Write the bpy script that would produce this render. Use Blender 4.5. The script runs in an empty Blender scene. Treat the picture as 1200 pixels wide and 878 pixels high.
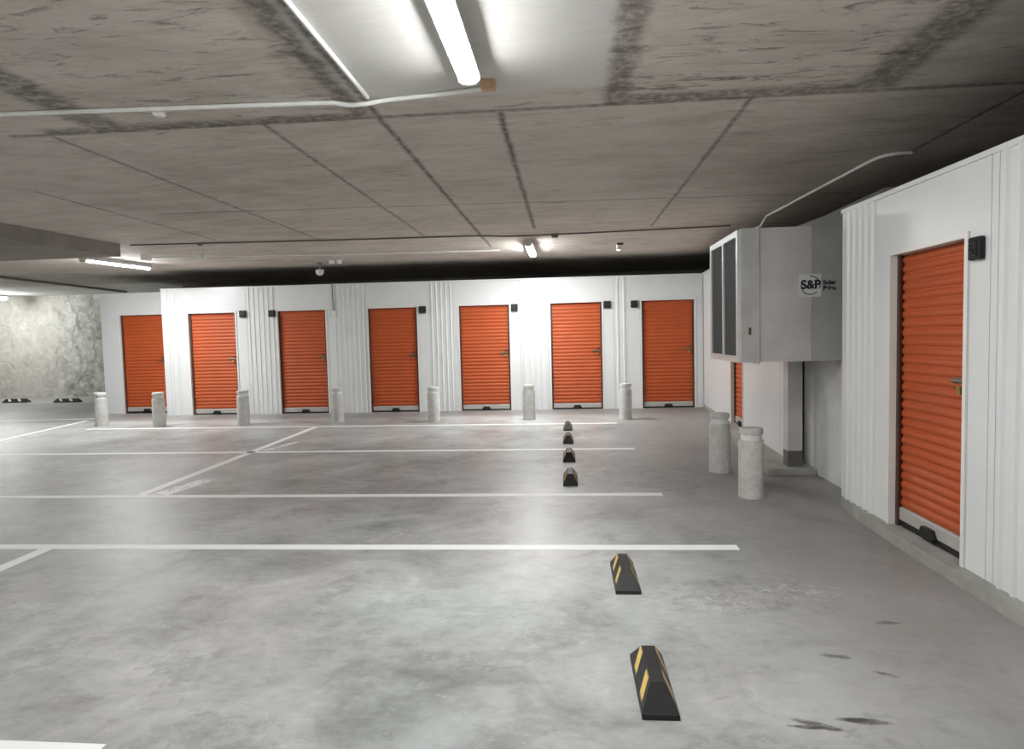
import bpy, bmesh, math, random
from mathutils import Vector, Matrix
random.seed(7)
SC = bpy.context.scene
COL = SC.collection
HC = 2.95          # ceiling height
EYE = 1.45         # lens height

# ------------------------------------------------------------------ materials
class NT:
    """tiny helper round a node tree"""
    def __init__(s, name):
        s.m = bpy.data.materials.new(name); s.m.use_nodes = True
        s.t = s.m.node_tree; s.b = s.t.nodes['Principled BSDF']
        s.tc = None
    def n(s, kind, **kw):
        x = s.t.nodes.new(kind)
        for k, v in kw.items(): setattr(x, k, v)
        return x
    def l(s, a, b): s.t.links.new(a, b)
    def put(s, sock, v):
        if hasattr(v, 'is_output') or isinstance(v, bpy.types.NodeSocket): s.l(v, sock)
        else: sock.default_value = v
    def math(s, op, a, b=0.0, c=None, clamp=False):
        x = s.n('ShaderNodeMath', operation=op, use_clamp=clamp)
        s.put(x.inputs[0], a); s.put(x.inputs[1], b)
        if c is not None: s.put(x.inputs[2], c)
        return x.outputs[0]
    def coord(s):
        if s.tc is None: s.tc = s.n('ShaderNodeTexCoord').outputs['Object']
        return s.tc
    def xyz(s):
        x = s.n('ShaderNodeSeparateXYZ'); s.l(s.coord(), x.inputs[0]); return x.outputs
    def noise(s, scale, detail=4, rough=.55, stretch=(1, 1, 1), off=(0, 0, 0), dist=0.0):
        mp = s.n('ShaderNodeMapping'); s.l(s.coord(), mp.inputs['Vector'])
        mp.inputs['Scale'].default_value = stretch; mp.inputs['Location'].default_value = off
        x = s.n('ShaderNodeTexNoise'); s.l(mp.outputs[0], x.inputs['Vector'])
        x.inputs['Scale'].default_value = scale; x.inputs['Detail'].default_value = detail
        x.inputs['Roughness'].default_value = rough; x.inputs['Distortion'].default_value = dist
        return x.outputs['Fac']
    def step(s, v, a, b):
        """smooth 0..1 ramp of v from a to b"""
        x = s.n('ShaderNodeMapRange', interpolation_type='SMOOTHSTEP')
        s.put(x.inputs['Value'], v); s.put(x.inputs['From Min'], a); s.put(x.inputs['From Max'], b)
        return x.outputs[0]
    def ramp(s, v, stops):
        x = s.n('ShaderNodeValToRGB'); s.put(x.inputs[0], v)
        e = x.color_ramp.elements
        while len(e) < len(stops): e.new(.5)
        for q, (p, c) in zip(e, stops): q.position = p; q.color = (*c, 1)
        return x.outputs[0]
    def mix(s, f, a, b, mode='MIX'):
        x = s.n('ShaderNodeMix', data_type='RGBA', blend_type=mode)
        s.put(x.inputs[0], f)
        for i, v in ((6, a), (7, b)):
            s.put(x.inputs[i], (*v, 1) if isinstance(v, tuple) and len(v) == 3 else v)
        return x.outputs[2]
    def bump(s, h, strength=.3, dist=.01):
        x = s.n('ShaderNodeBump'); x.inputs['Strength'].default_value = strength
        x.inputs['Distance'].default_value = dist; s.put(x.inputs['Height'], h)
        s.l(x.outputs[0], s.b.inputs['Normal'])
    def color(s, c): s.put(s.b.inputs['Base Color'], (*c, 1) if isinstance(c, tuple) else c)
    def rough(s, r): s.put(s.b.inputs['Roughness'], r)
    def box(s, X, Y, x0, x1, y0, y1, soft=.02):
        f = s.math('MULTIPLY', s.step(X, x0 - soft, x0 + soft), s.math('SUBTRACT', 1, s.step(X, x1 - soft, x1 + soft)))
        g = s.math('MULTIPLY', s.step(Y, y0 - soft, y0 + soft), s.math('SUBTRACT', 1, s.step(Y, y1 - soft, y1 + soft)))
        return s.math('MULTIPLY', f, g)

def simple(name, c, rough=.5, metal=0.0, var=.08, scale=6, bump=0.0, stretch=(1, 1, 1), spec=.5):
    m = NT(name)
    f = m.noise(scale, 5, .6, stretch)
    m.color(m.mix(m.step(f, .3, .7), tuple(x * (1 - var) for x in c), tuple(min(1, x * (1 + var)) for x in c)))
    m.rough(rough); m.b.inputs['Metallic'].default_value = metal
    m.b.inputs['Specular IOR Level'].default_value = spec
    if bump: m.bump(m.noise(scale * 8, 4, .6, stretch), bump, .004)
    return m.m

def floor_material():
    m = NT('polished_concrete_floor'); X, Y, Z = m.xyz()
    big = m.noise(.45, 5, .6, off=(3, 1, 0)); mid = m.noise(1.7, 7, .65, dist=.6); fine = m.noise(9, 6, .7, stretch=(1, 1.6, 1))
    v = m.math('ADD', m.math('MULTIPLY', big, .45), m.math('ADD', m.math('MULTIPLY', mid, .4), m.math('MULTIPLY', fine, .15)))
    c = m.ramp(v, [(.38, (.185, .185, .18)), (.46, (.325, .328, .322)), (.54, (.44, .445, .442)), (.62, (.575, .58, .575))])
    # worn darker blotches
    blot = m.step(m.noise(1.1, 8, .7, off=(11, 4, 0), dist=1.0), .56, .68)
    c = m.mix(m.math('MULTIPLY', blot, .35), c, (.20, .19, .18))
    speck = m.noise(6.5, 8, .78, stretch=(.8, 1.3, 1), off=(7, 3, 0), dist=.7)
    c = m.mix(m.math('MULTIPLY', m.step(speck, .56, .68), .32), c, (.64, .64, .62))
    c = m.mix(m.math('MULTIPLY', m.step(speck, .46, .34), .32), c, (.19, .185, .175))
    patch = m.math('MULTIPLY', m.step(m.noise(1.3, 5, .65, off=(1, 14, 0), dist=1.2), .55, .64), m.step(m.noise(9, 6, .75, off=(3, 3, 0)), .42, .58))
    c = m.mix(m.math('MULTIPLY', patch, .42), c, (.17, .158, .148))
    hue = m.noise(.8, 4, .6, off=(20, 0, 0))
    c = m.mix(.5, c, m.mix(m.step(hue, .35, .65), (.47, .50, .47), (.53, .49, .475)), 'OVERLAY')
    # shade painted in on the right: browner, darker, less polished towards the storage units
    right_shade = m.step(m.math('ADD', X, m.math('MULTIPLY', m.math('SUBTRACT', mid, .5), 2.0)), .4, 1.7)
    c = m.mix(m.math('MULTIPLY', right_shade, .68), c, (.225, .21, .197))
    # darker strip of floor along the foot of the storage units
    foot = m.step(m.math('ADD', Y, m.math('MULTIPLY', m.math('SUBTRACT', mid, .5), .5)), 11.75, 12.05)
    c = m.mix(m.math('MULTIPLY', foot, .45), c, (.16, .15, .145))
    # two tyre scuffs and a scratched patch
    def blob(cx, cy, rx, ry, rot=0.0):
        dx = m.math('SUBTRACT', X, cx); dy = m.math('SUBTRACT', Y, cy)
        co, si = math.cos(rot), math.sin(rot)
        u = m.math('ADD', m.math('MULTIPLY', dx, co), m.math('MULTIPLY', dy, si))
        w = m.math('SUBTRACT', m.math('MULTIPLY', dy, co), m.math('MULTIPLY', dx, si))
        u = m.math('DIVIDE', u, rx); w = m.math('DIVIDE', w, ry)
        d = m.math('SQRT', m.math('ADD', m.math('MULTIPLY', u, u), m.math('MULTIPLY', w, w)))
        return m.math('SUBTRACT', 1, m.step(m.math('ADD', d, m.math('MULTIPLY', m.math('SUBTRACT', fine, .5), 1.6)), .6, 1.15))
    s1 = m.math('MAXIMUM', blob(.885, 2.405, .09, .022, -.42), blob(.85, 2.39, .085, .012, -.1)); s2 = blob(1.07, 2.437, .115, .020, -.10)
    grain = m.step(m.noise(26, 5, .75, stretch=(.5, 1.4, 1), off=(8, 8, 0), dist=.6), .36, .56)
    c = m.mix(m.math('MULTIPLY', m.math('MAXIMUM', s1, s2), m.math('ADD', .38, m.math('MULTIPLY', grain, .55))), c, (.04, .036, .034))
    s5 = m.math('MAXIMUM', blob(1.16, 2.93, .07, .018, -.2), m.math('MAXIMUM', blob(1.30, 2.78, .06, .02, -.5), blob(1.55, 3.28, .07, .02, 0)))
    c = m.mix(m.math('MULTIPLY', s5, m.math('ADD', .2, m.math('MULTIPLY', grain, .5))), c, (.07, .063, .058))
    s3 = m.math('MULTIPLY', m.math('MAXIMUM', blob(.78, 3.5, .20, .16), blob(1.22, 3.66, .30, .14)), m.step(m.noise(22, 3, .7, dist=1.5), .52, .6))
    c = m.mix(m.math('MULTIPLY', s3, .40), c, (.60, .59, .56))
    s4 = m.math('MULTIPLY', blob(.95, 3.6, .60, .26), m.step(m.noise(13, 4, .7, off=(5, 0, 0)), .5, .62))
    c = m.mix(m.math('MULTIPLY', s4, .30), c, (.12, .11, .10))
    # pale trowel scratches
    scr = m.step(m.noise(3.2, 8, .75, stretch=(1, .5, 1), off=(2, 9, 0), dist=2.2), .60, .72)
    c = m.mix(m.math('MULTIPLY', scr, .30), c, (.52, .515, .50))
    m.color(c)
    m.rough(m.math('ADD', .31, m.math('MULTIPLY', m.math('ADD', m.math('MULTIPLY', mid, .6), m.math('MULTIPLY', right_shade, .25)), .42)))
    m.bump(m.math('ADD', fine, m.math('MULTIPLY', m.noise(40, 3, .6), .4)), .10, .006)
    return m.m

JX = [(-5.05, 6.0, 9.2), (-3.62, 4.45, 9.7), (-2.05, 4.45, 9.6), (-1.232, -7, 11.0), (-.415, 4.45, 9.3), (1.225, 4.45, 9.5), (2.99, 4.5, 6.2)]
def ceiling_material():
    m = NT('board_marked_concrete_ceiling'); X, Y, Z = m.xyz()
    big = m.noise(.5, 5, .6, stretch=(1, 1, 1)); mid = m.noise(2.2, 7, .68, stretch=(.55, 1.6, 1), dist=.5)
    fine = m.noise(11, 6, .72, stretch=(.5, 1.7, 1))
    v = m.math('ADD', m.math('MULTIPLY', big, .35), m.math('ADD', m.math('MULTIPLY', mid, .4), m.math('MULTIPLY', fine, .25)))
    c = m.ramp(v, [(.35, (.43, .385, .335)), (.5, (.635, .58, .52)), (.65, (.76, .705, .645))])
    # clean panel cast between two joints, and the stained panel next to it
    wob = m.math('MULTIPLY', m.math('SUBTRACT', m.noise(5, 5, .7), .5), .16)
    Xw = m.math('ADD', X, wob); Yw = m.math('ADD', Y, m.math('MULTIPLY', wob, .5))
    clean = m.box(Xw, Yw, -1.30, .28, -7, 4.10, .05)
    c = m.mix(m.math('MULTIPLY', clean, .72), c, (.66, .655, .63))
    stains = m.math('MULTIPLY', m.box(Xw, Yw, .30, 2.1, -7, 4.45, .04), .55)
    specks = m.step(m.noise(7, 7, .75, stretch=(.45, 1.8, 1), off=(4, 2, 0), dist=.8), .52, .66)
    everywhere = m.math('ADD', .22, m.math('ADD', stains, m.math('MULTIPLY', m.box(Xw, Yw, -3.3, -1.3, -7, 4.45, .05), .45)))
    c = m.mix(m.math('MULTIPLY', specks, m.math('MULTIPLY', everywhere, m.math('SUBTRACT', 1, m.math('MULTIPLY', clean, .9)))), c, (.10, .08, .065))
    pock = m.step(m.noise(5.5, 3, .55, stretch=(.5, 2.6, 1), off=(9, 1, 0), dist=.4), .66, .72)
    c = m.mix(m.math('MULTIPLY', pock, m.math('MULTIPLY', .45, m.math('SUBTRACT', 1, clean))), c, (.13, .105, .085))
    pale = m.math('MULTIPLY', m.step(Y, 15.0, 15.3), m.math('SUBTRACT', 1, m.step(X, -9.9, -9.6)))  # far left bay coloured paler to stand for lamplight on the ceiling
    c = m.mix(pale, c, (.80, .80, .76))
    # dark formwork joints
    dark = 0.0
    grit = m.step(m.noise(16, 4, .7, off=(1, 7, 0)), .25, .62)
    for x, y0, y1 in JX:
        w = .014 if x not in (-1.232, -.415) else .021
        k = m.box(m.math('ADD', X, m.math('MULTIPLY', wob, .26)), Y, x - w, x + w, y0, y1, .024)
        dark = k if dark == 0.0 else m.math('MAXIMUM', dark, k)
    for y, x0, x1, w, drift in ((4.44, -3.9, 4, .030, 0), (7.5, -4.6, 3.2, .016, .055), (9.62, -6.4, 3.2, .012, 0)):
        yy = m.math('SUBTRACT', m.math('ADD', Y, m.math('MULTIPLY', wob, .15)), m.math('MULTIPLY', X, drift)) if drift else m.math('ADD', Y, m.math('MULTIPLY', wob, .15))
        dark = m.math('MAXIMUM', dark, m.math('MULTIPLY', m.box(X, yy, x0, x1, y - w, y + w, .016), .75))
    bands = 0.0
    for a in ((.27, .42, -7, 4.44, .04), (1.80, 2.06, -7, 4.40, .06), (-1.40, -1.28, -7, 4.44, .04), (-3.25, -2.98, -7, 4.44, .06), (.30, 1.95, 4.27, 4.42, .05), (-3.6, -1.3, 4.33, 4.44, .05)):
        k = m.box(Xw, Yw, *a)
        bands = k if bands == 0.0 else m.math('MAXIMUM', bands, k)
    c = m.mix(m.math('MULTIPLY', bands, m.math('MULTIPLY', m.math('ADD', .35, grit), .55)), c, (.115, .095, .08))
    c = m.mix(m.math('MULTIPLY', dark, m.math('ADD', .25, m.math('MULTIPLY', grit, .60))), c, (.075, .06, .05))
    m.color(c); m.rough(.82); m.b.inputs['Specular IOR Level'].default_value = .25
    m.bump(m.math('SUBTRACT', m.math('ADD', fine, m.math('MULTIPLY', mid, .8)), dark), .35, .012)
    return m.m

def rock_wall_material():
    m = NT('rough_grey_concrete_wall'); X, Y, Z = m.xyz()
    vor = m.n('ShaderNodeTexVoronoi', feature='DISTANCE_TO_EDGE')
    mp = m.n('ShaderNodeMapping'); m.l(m.coord(), mp.inputs[0]); mp.inputs['Scale'].default_value = (1, 1, .8)
    wn = m.n('ShaderNodeTexNoise'); m.l(m.coord(), wn.inputs['Vector']); wn.inputs['Scale'].default_value = 2.2; wn.inputs['Detail'].default_value = 6
    add = m.n('ShaderNodeVectorMath', operation='MULTIPLY_ADD'); m.l(wn.outputs['Color'], add.inputs[0]); add.inputs[1].default_value = (.7, .7, .7); m.l(mp.outputs[0], add.inputs[2])
    m.l(add.outputs[0], vor.inputs['Vector']); vor.inputs['Scale'].default_value = 1.25
    edge = m.math('SUBTRACT', 1, m.step(vor.outputs['Distance'], 0.0, .10))
    n = m.noise(2.0, 8, .7, dist=1.2); f = m.noise(6, 6, .7)
    c = m.ramp(m.math('ADD', m.math('MULTIPLY', n, .6), m.math('MULTIPLY', f, .4)), [(.36, (.22, .215, .18)), (.48, (.42, .415, .37)), (.62, (.62, .61, .57))])
    rocky = m.step(X, -15.1, -14.3)
    c = m.mix(m.math('MULTIPLY', m.math('MULTIPLY', edge, rocky), .42), c, (.13, .125, .10))
    c = m.mix(m.math('MULTIPLY', m.math('SUBTRACT', 1, rocky), .5), c, (.44, .41, .36))
    m.color(c); m.rough(.8)
    m.bump(m.math('SUBTRACT', m.math('MULTIPLY', n, 1.5), m.math('MULTIPLY', edge, .5)), .5, .04)
    return m.m

def tyre_stop_material(name, bands, paint):
    m = NT(name); X, Y, Z = m.xyz()
    ax = m.math('ABSOLUTE', X)
    t = m.math('SUBTRACT', Y, m.math('MULTIPLY', Z, .9)); k = None
    for a, b in bands:
        q = m.box(t, ax, a, b, .030, .063, .004); k = q if k is None else m.math('MAXIMUM', k, q)
    wear = m.step(m.noise(30, 4, .7), .22, .42)
    base = m.mix(m.noise(14, 4, .6), (.008, .008, .008), (.024, .023, .022))
    m.color(m.mix(m.math('MULTIPLY', k, wear), base, paint))
    m.rough(.5); m.b.inputs['Specular IOR Level'].default_value = .4
    m.bump(m.noise(90, 2, .5), .15, .002)
    return m.m

def worn_paint(name, lo, hi, floor=(.33, .325, .315), paint=(.80, .80, .78), scale=9):
    m = NT(name); f = m.noise(scale, 8, .75, dist=.5)
    m.color(m.mix(m.step(f, lo, hi), floor, paint)); m.rough(.5)
    return m.m

def bollard_material():
    m = NT('cast_concrete_bollard')
    f = m.noise(9, 7, .7); g = m.noise(45, 4, .7)
    v = m.math('ADD', m.math('MULTIPLY', f, .6), m.math('MULTIPLY', g, .4))
    m.color(m.ramp(v, [(.32, (.42, .41, .38)), (.5, (.56, .55, .52)), (.68, (.68, .67, .64))])); m.rough(.8)
    m.bump(g, .25, .004); return m.m

def emitter(name, c, s):
    m = NT(name); m.color((.9, .9, .9)); m.b.inputs['Emission Color'].default_value = (*c, 1)
    m.b.inputs['Emission Strength'].default_value = s; return m.m

M = dict(
    floor=floor_material(), ceiling=ceiling_material(), rock=rock_wall_material(), stop=tyre_stop_material('black_rubber_yellow_chevrons', ((.005, .075), (-.20, -.13)), (.72, .50, .14)), long_stop=tyre_stop_material('black_rubber_pale_bands', ((.06, .14), (-.22, -.14)), (.74, .70, .55)),
    white=simple('white_enamelled_steel_panel', (.74, .75, .74), .30, 0, .03, 1.2),
    frame=simple('white_door_frame_steel', (.78, .76, .73), .35, 0, .03, 3),
    dark_concrete=simple('dark_bare_concrete', (.16, .15, .14), .85, 0, .15, 2, .2),
    grey_concrete=simple('smooth_grey_concrete', (.62, .615, .60), .7, 0, .14, 1.6, .15),
    kerb=simple('kerb_concrete', (.34, .335, .30), .8, 0, .16, 4, .3),
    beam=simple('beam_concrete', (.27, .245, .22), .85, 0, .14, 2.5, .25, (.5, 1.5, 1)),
    line=worn_paint('white_floor_paint', .18, .34, paint=(.90, .90, .88)), worn=worn_paint('worn_white_floor_paint', .40, .50, paint=(.90, .90, .88), scale=13),
    bollard=bollard_material(), band=simple('white_reflective_band', (.74, .74, .71), .4, 0, .05, 20),
    orange=simple('orange_enamelled_slats', (.465, .080, .015), .58, 0, .06, 1.5),
    rail=simple('dark_brown_guide_rail', (.075, .030, .018), .5, 0, .1, 8),
    bar=simple('pale_aluminium_bar', (.50, .47, .44), .4, .2, .05, 8),
    black=simple('black_plastic', (.008, .008, .008), .6, 0, .2, 20), charcoal=simple('charcoal_plastic', (.016, .016, .016), .6, 0, .2, 30),
    steel=simple('zinc_latch_steel', (.22, .17, .11), .4, .7, .15, 20), brass=simple('brass_padlock', (.42, .27, .08), .35, .8, .1, 20),
    galv=simple('galvanised_sheet_steel', (.60, .575, .56), .42, .25, .10, 2.2, 0, (1, 1, 1)),
    galv_dull_shade=simple('dull_shaded_galvanised_steel', (.42, .415, .40), .5, .2, .10, 2.5), galv_dark=simple('weathered_galvanised_steel', (.52, .52, .50), .45, .25, .12, 3),
    mesh=simple('dark_filter_mesh', (.105, .11, .11), .6, .1, .12, 25), alu=simple('white_aluminium_frame', (.66, .66, .64), .35, .1, .04, 6),
    paper=simple('white_label_paper', (.66, .66, .65), .6, 0, .03, 12), ink=simple('black_ink', (.012, .012, .013), .6, 0, .1, 12),
    conduit=simple('white_pvc_conduit', (.86, .86, .83), .4, 0, .05, 10), conduit_grey=simple('grey_steel_conduit', (.16, .15, .14), .45, .4, .1, 10),
    fixture=simple('white_lamp_housing', (.72, .72, .70), .4, 0, .03, 6), tube=emitter('lit_led_diffuser', (.965, .99, 1.0), 118), tube_bright=emitter('bright_led_diffuser', (.965, .99, 1.0), 175),
    clay=simple('terracotta_plastic', (.62, .40, .25), .6, 0, .08, 20), spot=emitter('small_lit_lens', (1, .85, .6), 3.0),
)

# ------------------------------------------------------------------ mesh helpers
class MB:
    def __init__(s): s.bm = bmesh.new()
    def _hexa(s, p, bev=0.0, seg=2):
        v = [s.bm.verts.new(q) for q in p]
        fs = [s.bm.faces.new([v[i] for i in f]) for f in ((3, 2, 1, 0), (4, 5, 6, 7), (0, 1, 5, 4), (1, 2, 6, 5), (2, 3, 7, 6), (3, 0, 4, 7))]
        if bev: bmesh.ops.bevel(s.bm, geom=list({e for f in fs for e in f.edges}), offset=bev, segments=seg, affect='EDGES', profile=.5)
        return s
    def box(s, x0, x1, y0, y1, z0, z1, bev=0.0):
        return s._hexa([(x0, y0, z0), (x1, y0, z0), (x1, y1, z0), (x0, y1, z0), (x0, y0, z1), (x1, y0, z1), (x1, y1, z1), (x0, y1, z1)], bev)
    def hexa(s, p, bev=0.0): return s._hexa(p, bev)
    def prism(s, poly, axis, a, b):
        """extrude a closed polygon along an axis: 'x' polygon in (y,z), 'y' in (x,z), 'z' in (x,y)"""
        def P(q, t): return {'x': (t, q[0], q[1]), 'y': (q[0], t, q[1]), 'z': (q[0], q[1], t)}[axis]
        A = [s.bm.verts.new(P(q, a)) for q in poly]; B = [s.bm.verts.new(P(q, b)) for q in poly]
        n = len(poly)
        s.bm.faces.new(A[::-1]); s.bm.faces.new(B)
        for i in range(n): s.bm.faces.new((A[i], A[(i + 1) % n], B[(i + 1) % n], B[i]))
        return s
    def strip(s, front, back, zb, zt):
        """wall sheet: two matched polylines in (x,y), bottom height and top height function"""
        n = len(front); V = []
        for L in (front, back):
            V.append([s.bm.verts.new((x, y, zb)) for x, y in L]); V.append([s.bm.verts.new((x, y, zt(x))) for x, y in L])
        fb, ft, bb, bt = V
        for i in range(n - 1):
            s.bm.faces.new((fb[i], fb[i + 1], ft[i + 1], ft[i])); s.bm.faces.new((bb[i + 1], bb[i], bt[i], bt[i + 1]))
            s.bm.faces.new((ft[i], ft[i + 1], bt[i + 1], bt[i])); s.bm.faces.new((fb[i + 1], fb[i], bb[i], bb[i + 1]))
        s.bm.faces.new((fb[0], ft[0], bt[0], bb[0])); s.bm.faces.new((fb[-1], bb[-1], bt[-1], ft[-1]))
        return s
    def lathe(s, prof, cx=0, cy=0, n=40, axis='z'):
        rings = []
        def P(r, a, z):
            x, y = r * math.cos(a), r * math.sin(a)
            return (cx + x, cy + y, z) if axis == 'z' else (cx + x, z, cy + y)
        for r, z in prof: rings.append([s.bm.verts.new(P(max(r, 1e-5), 2 * math.pi * i / n, z)) for i in range(n)])
        for a, b in zip(rings, rings[1:]):
            for i in range(n): s.bm.faces.new((a[i], a[(i + 1) % n], b[(i + 1) % n], b[i]))
        s.bm.faces.new(rings[0][::-1]); s.bm.faces.new(rings[-1])
        return s
    def tube(s, pts, r, n=10):
        pts = [Vector(p) for p in pts]; rings = []
        for i, p in enumerate(pts):
            d = (pts[min(i + 1, len(pts) - 1)] - pts[max(i - 1, 0)]).normalized()
            up = Vector((0, 0, 1)) if abs(d.z) < .9 else Vector((1, 0, 0))
            u = d.cross(up).normalized(); w = d.cross(u)
            rings.append([s.bm.verts.new(p + r * (math.cos(2 * math.pi * k / n) * u + math.sin(2 * math.pi * k / n) * w)) for k in range(n)])
        for a, b in zip(rings, rings[1:]):
            for i in range(n): s.bm.faces.new((a[i], a[(i + 1) % n], b[(i + 1) % n], b[i]))
        s.bm.faces.new(rings[0][::-1]); s.bm.faces.new(rings[-1])
        return s
    def make(s, name, mat, parent=None, smooth=None):
        bmesh.ops.recalc_face_normals(s.bm, faces=s.bm.faces[:])
        me = bpy.data.meshes.new(name); s.bm.to_mesh(me); s.bm.free()
        me.materials.append(mat)
        if smooth is not None:
            for p in me.polygons: p.use_smooth = True
            me.set_sharp_from_angle(angle=math.radians(smooth))
        o = bpy.data.objects.new(name, me); COL.objects.link(o)
        if parent: o.parent = parent
        return o

def tag(o, label=None, cat=None, group=None, kind=None):
    if label: o['label'] = label
    if cat: o['category'] = cat
    if group: o['group'] = group
    if kind: o['kind'] = kind
    return o
def thing(name, label, cat, loc=(0, 0, 0), rz=0.0, group=None):
    o = bpy.data.objects.new(name, None); COL.objects.link(o)
    o.location = loc; o.rotation_euler = (0, 0, rz); o.empty_display_size = .1
    return tag(o, label, cat, group, 'thing')
def copy_tree(o, loc, rz, label, group=None):
    def dup(a, parent):
        c = a.copy(); COL.objects.link(c)
        if parent: c.parent = parent
        for ch in a.children: dup(ch, c)
        return c
    r = dup(o, None); r.location = loc; r.rotation_euler = (0, 0, rz); r['label'] = label
    if group: r['group'] = group
    return r
def struct(name, mb, mat, loc=(0, 0, 0), rz=0.0, smooth=None, label=None, parent=None):
    o = mb.make(name, mat, parent, smooth); o.location = loc; o.rotation_euler = (0, 0, rz)
    o['kind'] = 'structure'
    if label: o['label'] = label
    return o
def arc(p0, p1, p2, n=6):
    return [tuple((1 - t) ** 2 * a + 2 * t * (1 - t) * b + t * t * c for a, b, c in zip(p0, p1, p2)) for t in [i / n for i in range(n + 1)]]

# ------------------------------------------------------------------ room shell
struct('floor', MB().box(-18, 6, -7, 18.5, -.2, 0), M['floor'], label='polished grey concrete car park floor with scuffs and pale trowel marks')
struct('ceiling', MB().box(-18, 6, -7, 18.5, HC, HC + .1), M['ceiling'], label='brown grey board-marked concrete ceiling with dark joints')
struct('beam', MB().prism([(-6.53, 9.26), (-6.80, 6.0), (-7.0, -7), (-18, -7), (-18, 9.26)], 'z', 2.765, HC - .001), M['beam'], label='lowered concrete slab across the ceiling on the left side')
struct('wall_left', MB().box(-18.2, -18, -7, 18.5, -.2, HC + .1), M['grey_concrete'])
struct('wall_front', MB().box(-18.2, 6.2, -7.2, -7, -.2, HC + .1), M['grey_concrete'])
struct('wall_stone', MB().box(-18, -9.0, 17.95, 18.4, 0, HC), M['rock'], label='rough mottled concrete wall at the far left end')
struct('wall_rear', MB().box(-9.86, 6, 16.3, 16.5, 0, HC), M['dark_concrete'])
struct('wall_outer', MB().box(5.8, 6, -7, 16.3, 0, HC), M['dark_concrete'])

# storage unit fronts ------------------------------------------------
def ribs(x0, x1, pitch=.105, h=.016):
    n = max(1, round((x1 - x0) / pitch)); p = (x1 - x0) / n
    L = [(x0, 0)]
    for i in range(n):
        a = x0 + i * p
        L += [(a + p * .36, 0), (a + p * .46, -h), (a + p * .64, -h), (a + p * .74, 0)]
    return L + [(x1, 0)]
def wall_front_run(name, segs, loc, rz, zb, zt, label, t=.045):
    mb = MB(); g = .0025
    for s in segs:
        k, a, b = s[0], s[1] + g, s[2] - g
        if k == 'flat': mb.strip([(a, 0), (b, 0)], [(a, t), (b, t)], zb, zt)
        elif k == 'rib':
            L = ribs(a, b); mb.strip(L, [(x, t) for x, y in L], zb, zt)
        elif k == 'low': mb.strip([(a, 0), (b, 0)], [(a, t), (b, t)], zb, lambda x, h=s[3]: h)
        else:
            d0, d1, h = s[3:6]
            mb.prism([(a, zb), (d0, zb), (d0, h), (d1, h), (d1, zb), (b, zb), (b, zt(b)), (a, zt(a))], 'y', 0, t)
    x0, x1 = segs[0][1], segs[-1][2]
    # capping channel along the top edge
    mb.hexa([(x0, -.012, zt(x0) - .028), (x1, -.012, zt(x1) - .028), (x1, t + .004, zt(x1) - .028), (x0, t + .004, zt(x0) - .028),
             (x0, -.012, zt(x0) + .003), (x1, -.012, zt(x1) + .003), (x1, t + .004, zt(x1) + .003), (x0, t + .004, zt(x0) + .003)])
    return struct(name, mb, M['white'], loc, rz, label=label)
FR = .034     # width of the door frame outside the opening
YB = 12.75
DOORS = {2: (-7.632, -6.640), 3: (-5.757, -4.773), 4: (-3.911, -2.922), 5: (-2.082, -1.104), 6: (-.297, .687), 7: (1.443, 2.432)}
RIB = {2: (-8.06, -7.86), 3: (-6.40, -5.80), 4: (-4.56, -3.955), 5: (-2.68, -2.20), 6: (-.89, -.345), 7: (.92, 1.17)}
segs = []; x = -8.19
for k in range(2, 8):
    a, b = DOORS[k]; r0, r1 = RIB[k]
    if r0 - x > .02: segs.append(('flat', x, r0))
    segs.append(('rib', r0, r1)); x = RIB[k + 1][0] if k < 7 else 2.60
    segs.append(('unit', r1, x, a - FR, b + FR, 2.065 + FR))
wall_front_run('wall_back', segs, (0, YB, 0), 0, 0, lambda x: 2.556 - .003 * x, 'long row of white steel storage unit fronts with ribbed panels')
struct('wall_return', MB().box(-8.19, -8.145, YB + .05, 13.19, 0, 2.57), M['white'])
wall_front_run('wall_alcove', [('unit', -9.84, -8.0, -9.42 - FR, -8.455 + FR, 2.09 + FR)], (0, 13.2, 0), 0, 0, lambda x: 2.555, 'set-back white storage unit front at the left end of the row')
struct('wall_unit_end', MB().box(-9.86, -9.815, 13.25, 17.94, 0, 2.55), M['white'])
# far right side wall, running from the back corner towards the ventilation box
P0, P1 = Vector((2.60, YB)), Vector((2.33, 7.05)); LW = (P1 - P0).length
ANG = math.atan2(P1.y - P0.y, P1.x - P0.x)
def side(u): return P0 + (P1 - P0) * (u / LW)
wall_front_run('wall_side', [('unit', .02, 4.55, 2.62 - FR, 3.42 + FR, 2.07 + FR), ('flat', 4.55, LW - .42)], (P0.x, P0.y, 0), ANG, .061, lambda x: 2.555, 'white side wall behind the ventilation box')
# near right wall
XW = 2.215
def topw(u): return 2.386 - .0172 * (u + 5.497)
wall_front_run('wall_right', [('flat', -5.497, -5.44), ('rib', -5.44, -4.93), ('unit', -4.93, -3.646, -4.689 - FR, -3.857 + FR, 1.93 + FR),
    ('flat', -3.646, -3.585), ('rib', -3.585, -3.05), ('flat', -3.05, -1.6), ('rib', -1.6, -1.0), ('flat', -1.0, 1.5), ('rib', 1.5, 2.1), ('flat', 2.1, 6.9)],
    (XW, 0, 0), -math.pi / 2, .081, topw, 'near white steel storage unit front on the right')
q = side(LW - .415)
wall_front_run('wall_side_low', [('low', 0, .415, 1.155)], (q.x, q.y, 0), ANG, .061, lambda x: 1.155, 'low end of the white side wall below the ventilation box')
struct('wall_right_end', MB().box(XW + .05, 3.4, 5.445, 5.49, 0, 2.38), M['white'])
struct('wall_low', MB().box(2.46, 2.62, 5.50, 7.04, 0, 1.155), M['grey_concrete'], label='bare grey concrete wall under the ventilation box')
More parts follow.
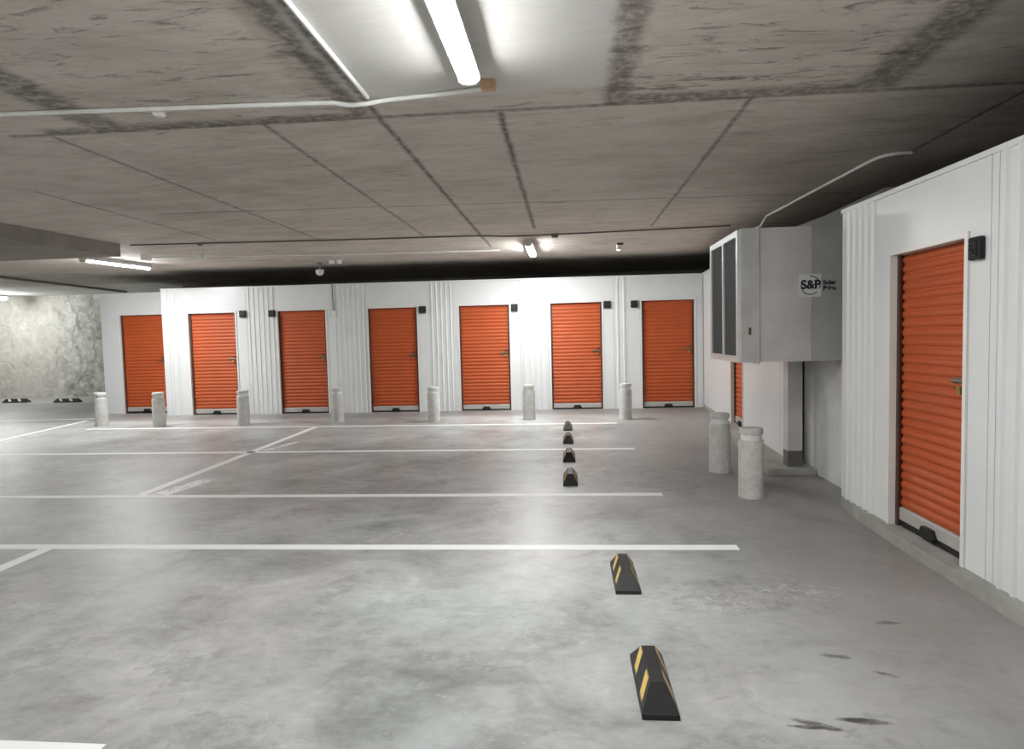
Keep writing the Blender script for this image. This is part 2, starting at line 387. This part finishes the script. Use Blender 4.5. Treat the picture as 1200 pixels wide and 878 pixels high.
struct('trim_1', MB().prism([(2.145, -7), (2.145, 4.6), (2.165, 5.15), (2.21, 5.49), (2.9, 5.49), (2.9, -7)], 'z', 0, .08), M['kerb'], label='low concrete kerb under the near white wall')
struct('trim_2', MB().prism([(1.97, 6.66), (2.07, 8.1), (2.29, 9.4), (2.48, 11.5), (2.585, 12.7), (3.2, 12.7), (3.2, 7.06), (2.45, 7.06), (2.45, 6.66)], 'z', 0, .06), M['kerb'], label='low concrete kerb under the side wall')

# painted parking lines
def line(poly, mat='line', label=None):
    struct('floor_marking', MB().prism(poly, 'z', 0, .0025), M[mat], label=label)
def across(x0, x1, y0, y1=None, w=.05):
    y1 = y0 if y1 is None else y1
    return [(x0, y0 - w), (x1, y1 - w), (x1, y1 + w), (x0, y0 + w)]
def along(x0, y0, x1, y1, w=.05): return [(x0 - w, y0), (x0 + w, y0), (x1 + w, y1), (x1 - w, y1)]
line(across(-8, 1.118, 4.385, 4.42), label='longest white line across the floor, nearest to the camera')
line(across(-8.9, .83, 5.90), label='white line across the floor in front of the aisle')
line(across(-8.9, .831, 8.31, 8.27), label='white bay line across the floor between the wheel stops')
line(across(-8.44, .79, 10.80, 10.67, .045), label='white bay line in front of the row of bollards')
line(across(-12.6, -9.5, 12.05, 12.38, .045), label='white line on the floor towards the stone wall')
line(along(-3.72, 2.3, -3.765, 4.345), label='white line running away at the left')
line(along(-4.14, 5.952, -4.25, 10.73), label='white line running away between the bays')
line(along(-8.70, 8.0, -9.40, 12.05), label='faint white line running away at the far left')
line(across(-5.5, -1.70, 2.17, 2.125), label='white line along the bottom edge of the picture')
line([(-4.06, 5.953), (-3.86, 5.953), (-3.74, 6.62), (-3.93, 6.62)], 'worn', 'worn patch of white paint beside the start of the bay line')
line([(-4.10, 8.40), (-4.02, 8.40), (-3.86, 9.1), (-3.96, 9.1)], 'worn', 'short worn stroke of white paint beside the bay line')

# ------------------------------------------------------------------ roller doors
def make_shutter(w, zb, zt, label, loc, rz, slat=.07, group='orange roller doors of the storage units', z0=0.0):
    t = thing('roller_shutter', label, 'door', loc, rz, group)
    h = w / 2; o = h + FR - .003
    MB().prism([(-o, z0), (-h, z0), (-h, zt), (h, zt), (h, z0), (o, z0), (o, zt + FR - .003), (-o, zt + FR - .003)], 'y', -.012, .085).make('frame', M['frame'], t)
    for s in (-1, 1):
        a, b = sorted((s * (h - .001), s * (h - .034)))
        MB().prism([(a, .034), (b, .034), (b, .05), (a + (.01 if s < 0 else 0), .05), (a + (.01 if s < 0 else 0), .08), (b, .08), (b, .09), (a, .09)] if s < 0 else
                   [(b, .034), (a, .034), (a, .05), (b - .01, .05), (b - .01, .08), (a, .08), (a, .09), (b, .09)], 'z', z0, zt - .002).make('guide_rail', M['rail'], t)
    # ribbed curtain
    n = round((zt - zb) / slat); p = (zt - zb - .004) / n; prof = []
    for i in range(n):
        for f, d in ((0, .010), (.10, .010), (.24, .002), (.42, -.001), (.60, -.001), (.78, .002), (.92, .010)):
            prof.append((.056 + d, zb + p * (i + f)))
    prof.append((.066, zt - .004))
    poly = prof + [(y + .012, z) for y, z in prof[::-1]]
    hc = h - .032
    A = MB(); bm = A.bm
    L = [bm.verts.new((-hc, y, z)) for y, z in poly]; R = [bm.verts.new((hc, y, z)) for y, z in poly]; k = len(poly); m = len(prof)
    for i in range(k): bm.faces.new((L[i], R[i], R[(i + 1) % k], L[(i + 1) % k]))
    for V in (L, R):
        for i in range(m - 1): bm.faces.new((V[i], V[i + 1], V[k - 2 - i], V[k - 1 - i]))
    A.make('curtain', M['orange'], t, 40)
    MB().prism([(.046, zb - .088), (.046, zb - .012), (.056, zb - .003), (.088, zb - .003), (.088, zb - .088), (.066, zb - .096)], 'x', -hc, hc).make('bottom_bar', M['bar'], t)
    MB().prism([(-.085, zb - .088), (-.07, zb - .108), (.07, zb - .108), (.085, zb - .088), (.055, zb - .040), (-.055, zb - .040)], 'y', .018, .0455).make('pull_handle', M['black'], t)
    if zb - .098 > z0: MB().box(-hc, hc, .052, .080, z0, zb - .0965, .002).make('bottom_seal', M['black'], t)
    l = MB().box(h - .20, h - .045, .046, .054, 1.11, 1.145, .003).make('latch', M['steel'], t)
    MB().tube([(h - .19, .036, 1.128), (h - .12, .036, 1.128), (h - .04, .036, 1.128)], .008).make('slide_bolt', M['steel'], l)
    pl = MB().box(h - .115, h - .075, .018, .034, 1.05, 1.10, .005).make('padlock', M['brass'], l)
    MB().box(h - .006 - .10, h + .0 - .006, .043, .0555, 1.17, 1.19).make('latch_stop', M['rail'], l)
    return t
ZB, ZT = .118, 2.065
LAB = {2: 'orange roller door with a bollard at its lower right, second from the stone wall', 3: 'orange roller door with a sensor box at upper left and a conduit on its right',
       4: 'orange roller door in the middle of the row, fourth from the stone wall', 5: 'orange roller door fifth from the stone wall, between two ribbed panels',
       6: 'orange roller door behind the far wheel stops, sixth from the stone wall', 7: 'orange roller door at the right end of the back row, next to the corner'}
first = None
for k, (a, b) in DOORS.items():
    c = ((a + b) / 2, YB, 0)
    if first is None: first = make_shutter(.987, ZB, ZT, LAB[k], c, 0)
    else: copy_tree(first, c, 0, LAB[k])
make_shutter(.965, .135, 2.09, 'orange roller door set back at the left end of the row beside the stone wall', (-8.9375, 13.2, 0), 0)
q = side(3.02)
make_shutter(.80, .17, 2.07, 'orange roller door half hidden behind the ventilation box', (q.x, q.y, 0), ANG, z0=.062)
make_shutter(.832, .215, 1.93, 'large near orange roller door in the right-hand white wall', (XW, (4.689 + 3.857) / 2, 0), -math.pi / 2, .062, z0=.082)

# black sensor boxes beside the doors
def make_sensor(label, loc, rz, w=.13, h=.135, d=.05):
    t = thing('sensor_box', label, 'sensor', loc, rz, 'black sensor boxes beside the doors')
    MB().box(-w / 2, w / 2, -d, -.001, -h / 2, h / 2, .008).make('housing', M['black'], t)
    MB().box(-w / 2 + .018, w / 2 - .018, -d - .006, -d + .001, -h / 2 + .018, h / 2 - .018, .003).make('face_plate', M['charcoal'], t)
    MB().lathe([(.012, -d - .012), (.014, -d - .005)], 0, -h * .18, 14, 'y').make('lens', M['black'], t)
    return t
SB = [(-6.467, 2.03, 'black sensor box right of the second orange door from the stone wall'), (-5.862, 2.022, 'black sensor box left of the orange door with the wall conduit'),
      (-2.798, 2.013, 'black sensor box right of the fourth orange door'), (-.99, 2.004, 'black sensor box right of the fifth orange door'),
      (.793, 2.010, 'black sensor box right of the orange door behind the wheel stops'), (1.303, 2.004, 'black sensor box left of the last orange door by the corner')]
s0 = None
for x, z, lab in SB:
    if s0 is None: s0 = make_sensor(lab, (x, YB, z), 0)
    else: copy_tree(s0, (x, YB, z), 0, lab)
q = side(1.30)
make_sensor('black sensor box on the side wall, seen edge-on beside the ventilation grille', (q.x, q.y, 2.0), ANG, .16, .26, .06)
kb = make_sensor('large black keypad box at the upper right of the near orange door', (XW, 3.735, 1.858), -math.pi / 2, .10, .122, .036)
for r in range(3):
    for c in range(3): MB().box(-.029 + .022 * c, -.014 + .022 * c, -.046, -.041, -.012 + .022 * r, .002 + .022 * r, .002).make('button', M['black'], kb)

# ------------------------------------------------------------------ bollards
def make_bollard(label, loc):
    t = thing('bollard', label, 'bollard', loc, 0, 'short concrete bollards')
    MB().lathe([(.108, 0), (.107, .02), (.1045, .485), (.101, .503), (.08, .505)]).make('body', M['bollard'], t, 40)
    MB().lathe([(.088, .504), (.088, .556)]).make('reflective_band', M['band'], t, 40)
    MB().lathe([(.094, .555), (.099, .559), (.0985, .597), (.092, .607), (.05, .611), (.002, .612)]).make('cap', M['bollard'], t, 40)
    return t
BL = [(-8.484, 11.25, 'concrete bollard at the left end of the row, beside the set-back unit'), (-7.237, 11.03, 'concrete bollard in front of the recess of the set-back orange door'),
      (-5.75, 11.17, 'concrete bollard in front of the right edge of the second orange door'), (-4.075, 11.31, 'concrete bollard below the wall conduit, between third and fourth doors'),
      (-2.323, 11.19, 'concrete bollard between the fourth and fifth orange doors'), (-.667, 11.30, 'concrete bollard between the fifth and sixth orange doors'),
      (.975, 11.14, 'concrete bollard between the sixth and last orange doors'), (1.555, 6.865, 'concrete bollard behind the nearest one, below the ventilation grille'),
      (1.58, 5.80, 'nearest concrete bollard, standing below the ventilation box')]
b0 = None
for x, y, lab in BL:
    if b0 is None: b0 = make_bollard(lab, (x, y, 0))
    else: copy_tree(b0, (x, y, 0), random.uniform(0, 6.28), lab)

# ------------------------------------------------------------------ rubber wheel stops
def make_stop(label, loc, L=.47, mat='stop'):
    t = MB(); h = L / 2
    def ring(hx, hy, z): return [(-hx, -hy, z), (hx, -hy, z), (hx, hy, z), (-hx, hy, z)]
    R = [ring(.070, h, 0), ring(.070, h, .020), ring(.034, h - .075, .092), ring(.026, h - .085, .102)]
    V = [[t.bm.verts.new(p) for p in r] for r in R]
    t.bm.faces.new(V[0][::-1]); t.bm.faces.new(V[-1])
    for a, b in zip(V, V[1:]):
        for i in range(4): t.bm.faces.new((a[i], a[(i + 1) % 4], b[(i + 1) % 4], b[i]))
    o = t.make('wheel_stop', M[mat])
    o.location = loc
    return tag(o, label, 'wheel stop', 'black rubber wheel stops with painted bands', 'thing')
WS = [(.325, 2.645, 0, 'nearest black rubber wheel stop with yellow chevrons'), (.316, 3.84, 0, 'second nearest black and yellow wheel stop, just before the long white line'),
      (.012, 6.47, 0, 'nearest of the four small wheel stops beyond the aisle'), (.005, 7.655, 0, 'second of the four wheel stops beyond the aisle, just before the bay line'),
      (-.002, 8.915, 0, 'third of the four wheel stops beyond the aisle, just past the bay line'), (-.004, 10.12, 0, 'furthest of the four wheel stops, near the bollards'),
      (-14.76, 16.40, math.pi / 2, 'black wheel stop lying crosswise before the stone wall, the one further from the bollards'), (-13.15, 16.22, math.pi / 2, 'black wheel stop lying crosswise before the stone wall, nearer the bollards')]
w0 = None
for x, y, rz, lab in WS:
    if x < -10: make_stop(lab, (x, y, 0), .72, 'long_stop').rotation_euler.z = rz
    elif w0 is None: w0 = make_stop(lab, (x, y, 0))
    else: copy_tree(w0, (x, y, 0), rz, lab)

# ------------------------------------------------------------------ ventilation box
def text_mesh(body, size, name, mat, parent, loc, bold=.0):
    cu = bpy.data.curves.new(name, 'FONT'); cu.body = body; cu.size = size; cu.extrude = .0008; cu.offset = bold
    cu.align_x = 'CENTER'; cu.align_y = 'CENTER'
    tmp = bpy.data.objects.new(name + '_outline', cu); COL.objects.link(tmp)
    bpy.context.view_layer.update()
    me = bpy.data.meshes.new_from_object(tmp.evaluated_get(bpy.context.evaluated_depsgraph_get()))
    bpy.data.objects.remove(tmp); bpy.data.curves.remove(cu)
    me.name = name; me.materials.clear(); me.materials.append(mat)
    me.transform(Matrix.Rotation(math.pi / 2, 4, 'X'))
    o = bpy.data.objects.new(name, me); COL.objects.link(o); o.parent = parent; o.location = loc
    return o
VX, VY, VZ = 1.56, 6.0, 1.165      # left front bottom corner
v = thing('ventilation_unit', 'grey sheet steel ventilation box with white framed grille, fixed high beside the near wall', 'ventilation unit', (VX, VY, VZ))
VW, VD, VH = 1.9, 1.14, 1.185
MB().box(.145, .599, 0, VD, 0, VH - .002).make('casing', M['galv'], v)
MB().box(.601, VW, 0, VD, 0, VH - .002).make('shaded_casing', M['galv_dull_shade'], v)  # right part in a darker steel; shade beside the wall put into its colour
MB().box(0.0, .1425, .0, VD + .0, 0, VH, .002).make('intake_section', M['galv_dark'], v)
MB().box(.132, .150, -.016, VD + .016, -.016, VH + .012, .002).make('flange', M['galv_dark'], v)
fr = MB()                                                   # grille frame on the end face
fw = .055
for a in ((0.015, VD - .015, -.002, fw), (0.015, VD - .015, VH - fw - .01, VH - .01)): fr.box(-.035, -.0015, a[0], a[1], a[2], a[3])
for a in ((.015, .015 + fw), (VD / 2 - .022, VD / 2 + .022), (VD - .015 - fw, VD - .015)): fr.box(-.035, -.0015, a[0], a[1], fw, VH - fw - .01)
g = fr.make('grille_frame', M['alu'], v)
for a, b in ((.07, VD / 2 - .022), (VD / 2 + .022, VD - .07)):
    pm = MB().box(-.014, -.004, a, b, fw, VH - fw - .01).make('filter_panel', M['mesh'], v)
    sl = MB(); n = 16
    for i in range(n):
        y = a + (b - a) * (i + .5) / n
        sl.box(-.022, -.0135, y - .004, y + .004, fw + .001, VH - fw - .011)
    sl.make('louvre', M['mesh'], pm)
# sloping hood that climbs away over the units
MB().prism([(.47, VH), (.86, VH + .135), (1.225, VH + .31), (1.30, VH + .31), (1.30, VH + .25), (1.9, VH + .25), (1.9, VH)], 'y', .03, VD - .05).make('rising_duct', M['galv_dull_shade'], v)
for z in (.33, .86): MB().box(.155, .172, -.008, -.0005, z - .03, z + .03, .002).make('clip', M['galv_dark'], v)
MB().box(.058, .078, -.010, -.0005, .245, .31, .003).make('catch', M['rail'], v)
lx, lz = .588, .665
MB().box(lx - .098, lx + .092, -.003, -.0006, lz - .10, lz + .10).make('label_plate', M['paper'], v)
text_mesh('S&P', .105, 'logo_lettering', M['ink'], v, (lx + .002, -.0042, lz + .005), .004)
rg = MB(); pts = [(lx - .002 + .078 * math.cos(t), -.0045, lz + .078 * math.sin(t)) for t in [math.radians(a) for a in range(160, 320, 8)]]
rg.tube(pts, .004, 6).make('logo_ring', M['ink'], v)
rg = MB(); pts = [(lx - .002 + .082 * math.cos(t), -.0045, lz + .082 * math.sin(t)) for t in [math.radians(a) for a in range(-20, 100, 8)]]
rg.tube(pts, .004, 6).make('logo_ring', M['ink'], v)
text_mesh('Soler', .052, 'maker_lettering', M['ink'], v, (lx + .162, -.0012, lz + .022), .0025)
text_mesh('Palau', .052, 'maker_lettering', M['ink'], v, (lx + .162, -.0012, lz - .026), .0025)
p = thing('support_post', 'grey square steel post with a dark foot standing under the ventilation box', 'post', (2.285, 6.86, .06))
MB().box(-.072, .072, -.07, .07, .16, 1.1, .004).make('shaft', M['galv'], p)
MB().box(-.074, .074, -.072, .072, 0, .159, .004).make('foot', M['conduit_grey'], p)

# ------------------------------------------------------------------ lamps
LAMPGROUP = 'long white ceiling lamps'
def make_lamp(label, loc, rz, L=1.45):
    t = thing('ceiling_lamp', label, 'lamp', loc, rz, LAMPGROUP)
    h = L / 2
    MB().prism([(-.05, 0), (.05, 0), (.062, -.05), (.062, -.075), (-.062, -.075), (-.062, -.05)], 'y', -h, h).make('housing', M['fixture'], t)
    poly = [(.056 * math.cos(a), -.076 - .024 * math.sin(a)) for a in [math.pi * i / 14 for i in range(15)]]
    MB().prism(poly, 'y', -h + .035, h - .035).make('diffuser', M['tube'], t, 40)
    for s in (-1, 1):
        a, b = sorted((s * (h - .034), s * (h - .001)))
        MB().prism([(.060, -.0755), (.056, -.094), (.036, -.109), (0, -.115), (-.036, -.109), (-.056, -.094), (-.060, -.0755)], 'y', a, b).make('end_cap', M['fixture'], t)
    return t
def relamp(o):                       # same diffuser shape, made brighter to lift the light at the back
    for c in o.children:
        if c.name.startswith('diffuser'): c.data = bright_diffuser
l0 = make_lamp('large lit ceiling lamp overhead, nearest to the camera', (-.505, 2.97, HC), 0)
bright_diffuser = [c for c in l0.children if c.name.startswith('diffuser')][0].data.copy()
bright_diffuser.materials[0] = M['tube_bright']
for loc, rz, lab in [((-.56, 11.02, HC), 0, 'lit ceiling lamp far ahead in front of the sixth orange door'),
                     ((-7.79, 10.95, HC), math.radians(-8), 'lit ceiling lamp beyond the lowered slab on the left'),
                     ((-15.52, 16.42, HC), 0, 'lit ceiling lamp above the stone wall at the far left edge')]:
    q = copy_tree(l0, loc, rz, lab)
    if loc[0] > -10: relamp(q)
    else:                              # diffuser deepened here to spill more light onto the ceiling
        for c in q.children:
            if c.name.startswith('diffuser'):
                c.data = c.data.copy()
                for vv in c.data.vertices: vv.co.z = -.076 + (vv.co.z + .076) * 3.0
for loc in ((-.5, -3.6, HC), (-4.3, -2.2, HC), (-7.9, 2.6, 2.765), (-7.9, -4.4, 2.765), (-15.5, 2.6, 2.765)):  # unseen lamps: rows carried on, with extra ones added to raise ambient light
    copy_tree(l0, loc, 0, 'unseen ceiling lamp outside the picture, added for fill light')

# ------------------------------------------------------------------ conduits and ceiling fittings
def conduit(label, pts, r=.013, mat='conduit', group='conduits on the ceiling'):
    o = MB().tube(pts, r, 10).make('conduit', M[mat], None, 50)
    return tag(o, label, 'conduit', group, 'thing')
zc = HC - .016
conduit('long white conduit crossing the ceiling to the nearest lamp', [(-6.9, 3.93, zc), (-3.55, 3.965, zc), (-2.5, 4.02, zc), (-1.42, 4.085, zc)] + arc((-1.42, 4.085, zc), (-1.3, 4.09, zc - .03), (-1.24, 4.06, zc - .028), 4)[1:] + arc((-1.20, 4.06, zc - .028), (-1.12, 4.09, zc), (-1.0, 4.08, zc), 4)[0:] + [(-.7, 4.04, zc), (-.45, 3.99, zc)], .014)
conduit('white conduit running along the ceiling joint to meet the crossing one', [(-1.185, -3, zc), (-1.185, 1, zc), (-1.185, 4.03, zc)], .013)
conduit('thin grey conduit crossing the ceiling to the far middle lamp', [(-6.4, 9.30, zc), (-3.45, 9.55, zc), (-1.25, 9.66, zc)] + arc((-1.25, 9.66, zc), (-1.0, 9.75, zc), (-.9, 9.82, zc), 4)[1:] + [(-.5, 9.84, zc), (.6, 9.76, zc), (2.35, 9.62, zc)], .011, 'conduit_grey')
conduit('white conduit crossing the ceiling before the row of doors', [(-6.90, 10.58, zc - .01), (-5.2, 10.85, zc - .01), (-4.1, 11.08, zc - .01), (-2.6, 11.2, zc - .01), (-1.1, 11.28, zc - .01)], .013)
conduit('pale conduit bending along the ceiling above the ventilation box', [(2.56, 8.95, zc - .14), (2.60, 8.80, zc - .02), (2.665, 8.2, zc), (2.73, 6.5, zc)] + arc((2.745, 6.2, zc), (2.76, 6.0, zc), (2.88, 5.99, zc), 6) + [(2.98, 5.98, zc)], .014)
conduit('conduit running down the white wall right of the third orange door', [(-4.60, YB - .02, 2.60), (-4.60, YB - .02, 2.3), (-4.585, YB - .02, 2.04)], .011, 'conduit_grey', 'conduits on the walls')
conduit('dark pipe below the ceiling towards the stone wall', [(-11.30, 11.6, 2.905), (-11.42, 12.6, 2.905), (-11.82, 16.9, 2.905)], .028, 'conduit_grey', 'pipes below the ceiling')
def jbox(label, loc, a=.045, h=.05, mat='conduit', rz=0.0):
    t = thing('junction_box', label, 'junction box', loc, rz, 'small junction boxes')
    MB().box(-a, a, -a, a, -h, -.0005, .006).make('housing', M[mat], t)
    MB().box(-a * .8, a * .8, -a * .8, a * .8, -h - .006, -h + .0005, .002).make('lid', M[mat], t)
    return t
jbox('small round-cornered junction box on the long white conduit', (-2.56, 4.075, HC), .03, .04)
jbox('orange brown junction box at the end of the nearest lamp', (-.43, 3.93, HC), .042, .045, 'clay')
jbox('dark junction box on the thin grey conduit, right of the far middle lamp', (-.14, 9.87, HC), .05, .05, 'conduit_grey')
jbox('junction box at the left end of the white conduit before the doors', (-6.96, 10.50, HC), .06, .08)
jbox('small coupling box on the white conduit beside the left lamp', (-6.05, 10.66, HC), .03, .06)
jbox('small dark coupling box on the thin grey conduit at the left', (-5.4, 9.44, HC), .03, .035, 'conduit_grey')
t = thing('switch_box', 'small white box at the lower end of the wall conduit', 'electrical box', (-4.585, YB, 1.985), 0)
MB().box(-.04, .04, -.05, -.001, -.055, .055, .006).make('housing', M['frame'], t); MB().box(-.03, .03, -.056, -.0495, -.045, .045, .003).make('lid', M['conduit'], t)
t = thing('emergency_light', 'white twin-headed fitting on the ceiling before the third door', 'emergency light', (-4.13, 11.65, HC), 0)
MB().box(-.10, .10, -.03, .03, -.035, -.0005, .006).make('base', M['fixture'], t)
for s in (-1, 1): MB().lathe([(.02, -.034), (.05, -.05), (.055, -.085), (.045, -.11), (.01, -.115)], s * .065, 0, 20).make('lamp_head', M['fixture'], t, 40)
t = thing('dome_camera', 'white dome on a short stem hanging from the ceiling by the unit tops', 'camera', (-4.68, 12.31, HC), 0)
MB().lathe([(.045, -.0005), (.045, -.02), (.018, -.025), (.018, -.13)], 0, 0, 20).make('stem', M['conduit_grey'], t, 40)
MB().lathe([(.03, -.128), (.07, -.14), (.078, -.18), (.06, -.225), (.03, -.245), (.003, -.25)], 0, 0, 24).make('dome', M['fixture'], t, 40)
t = thing('ceiling_spotlight', 'small pale spot fitting on the ceiling above the last two doors', 'spotlight', (.90, 11.1, HC), 0)
MB().box(-.03, .07, -.03, .03, -.03, -.0005, .005).make('bracket', M['black'], t)
MB().lathe([(.02, -.029), (.034, -.04), (.038, -.11), (.03, -.115)], -.01, 0, 18).make('head', M['fixture'], t, 40)
MB().lathe([(.028, -.1155), (.022, -.125), (.002, -.128)], -.01, 0, 18).make('lens', M['spot'], t, 40)

# ------------------------------------------------------------------ camera, world, exposure
R3 = [(0.99629643, 0.08233563, -0.02478453), (-0.01985173, -0.06019854, -0.997989), (-0.08366205, 0.99478489, -0.05834108)]   # right, down, forward
cam = bpy.data.cameras.new('camera'); co = bpy.data.objects.new('camera', cam); COL.objects.link(co)
r, d, f = (Vector(x).normalized() for x in R3)
co.matrix_world = Matrix(((r.x, -d.x, -f.x, 0), (r.y, -d.y, -f.y, 0), (r.z, -d.z, -f.z, EYE), (0, 0, 0, 1)))
cam.sensor_fit = 'HORIZONTAL'; cam.sensor_width = 36; cam.lens = 768.37 / 1200 * 36; cam.clip_start = .05; cam.clip_end = 100
SC.camera = co
w = bpy.data.worlds.new('world'); SC.world = w; w.use_nodes = True
w.node_tree.nodes['Background'].inputs[0].default_value = (.02, .02, .02, 1)
SC.view_settings.view_transform = 'Standard'; SC.view_settings.look = 'None'
SC.view_settings.gamma = 1; SC.view_settings.use_curve_mapping = False
SC.view_settings.exposure = 0.62
SC.cycles.max_bounces = 12; SC.cycles.diffuse_bounces = 6; SC.cycles.sample_clamp_indirect = 6
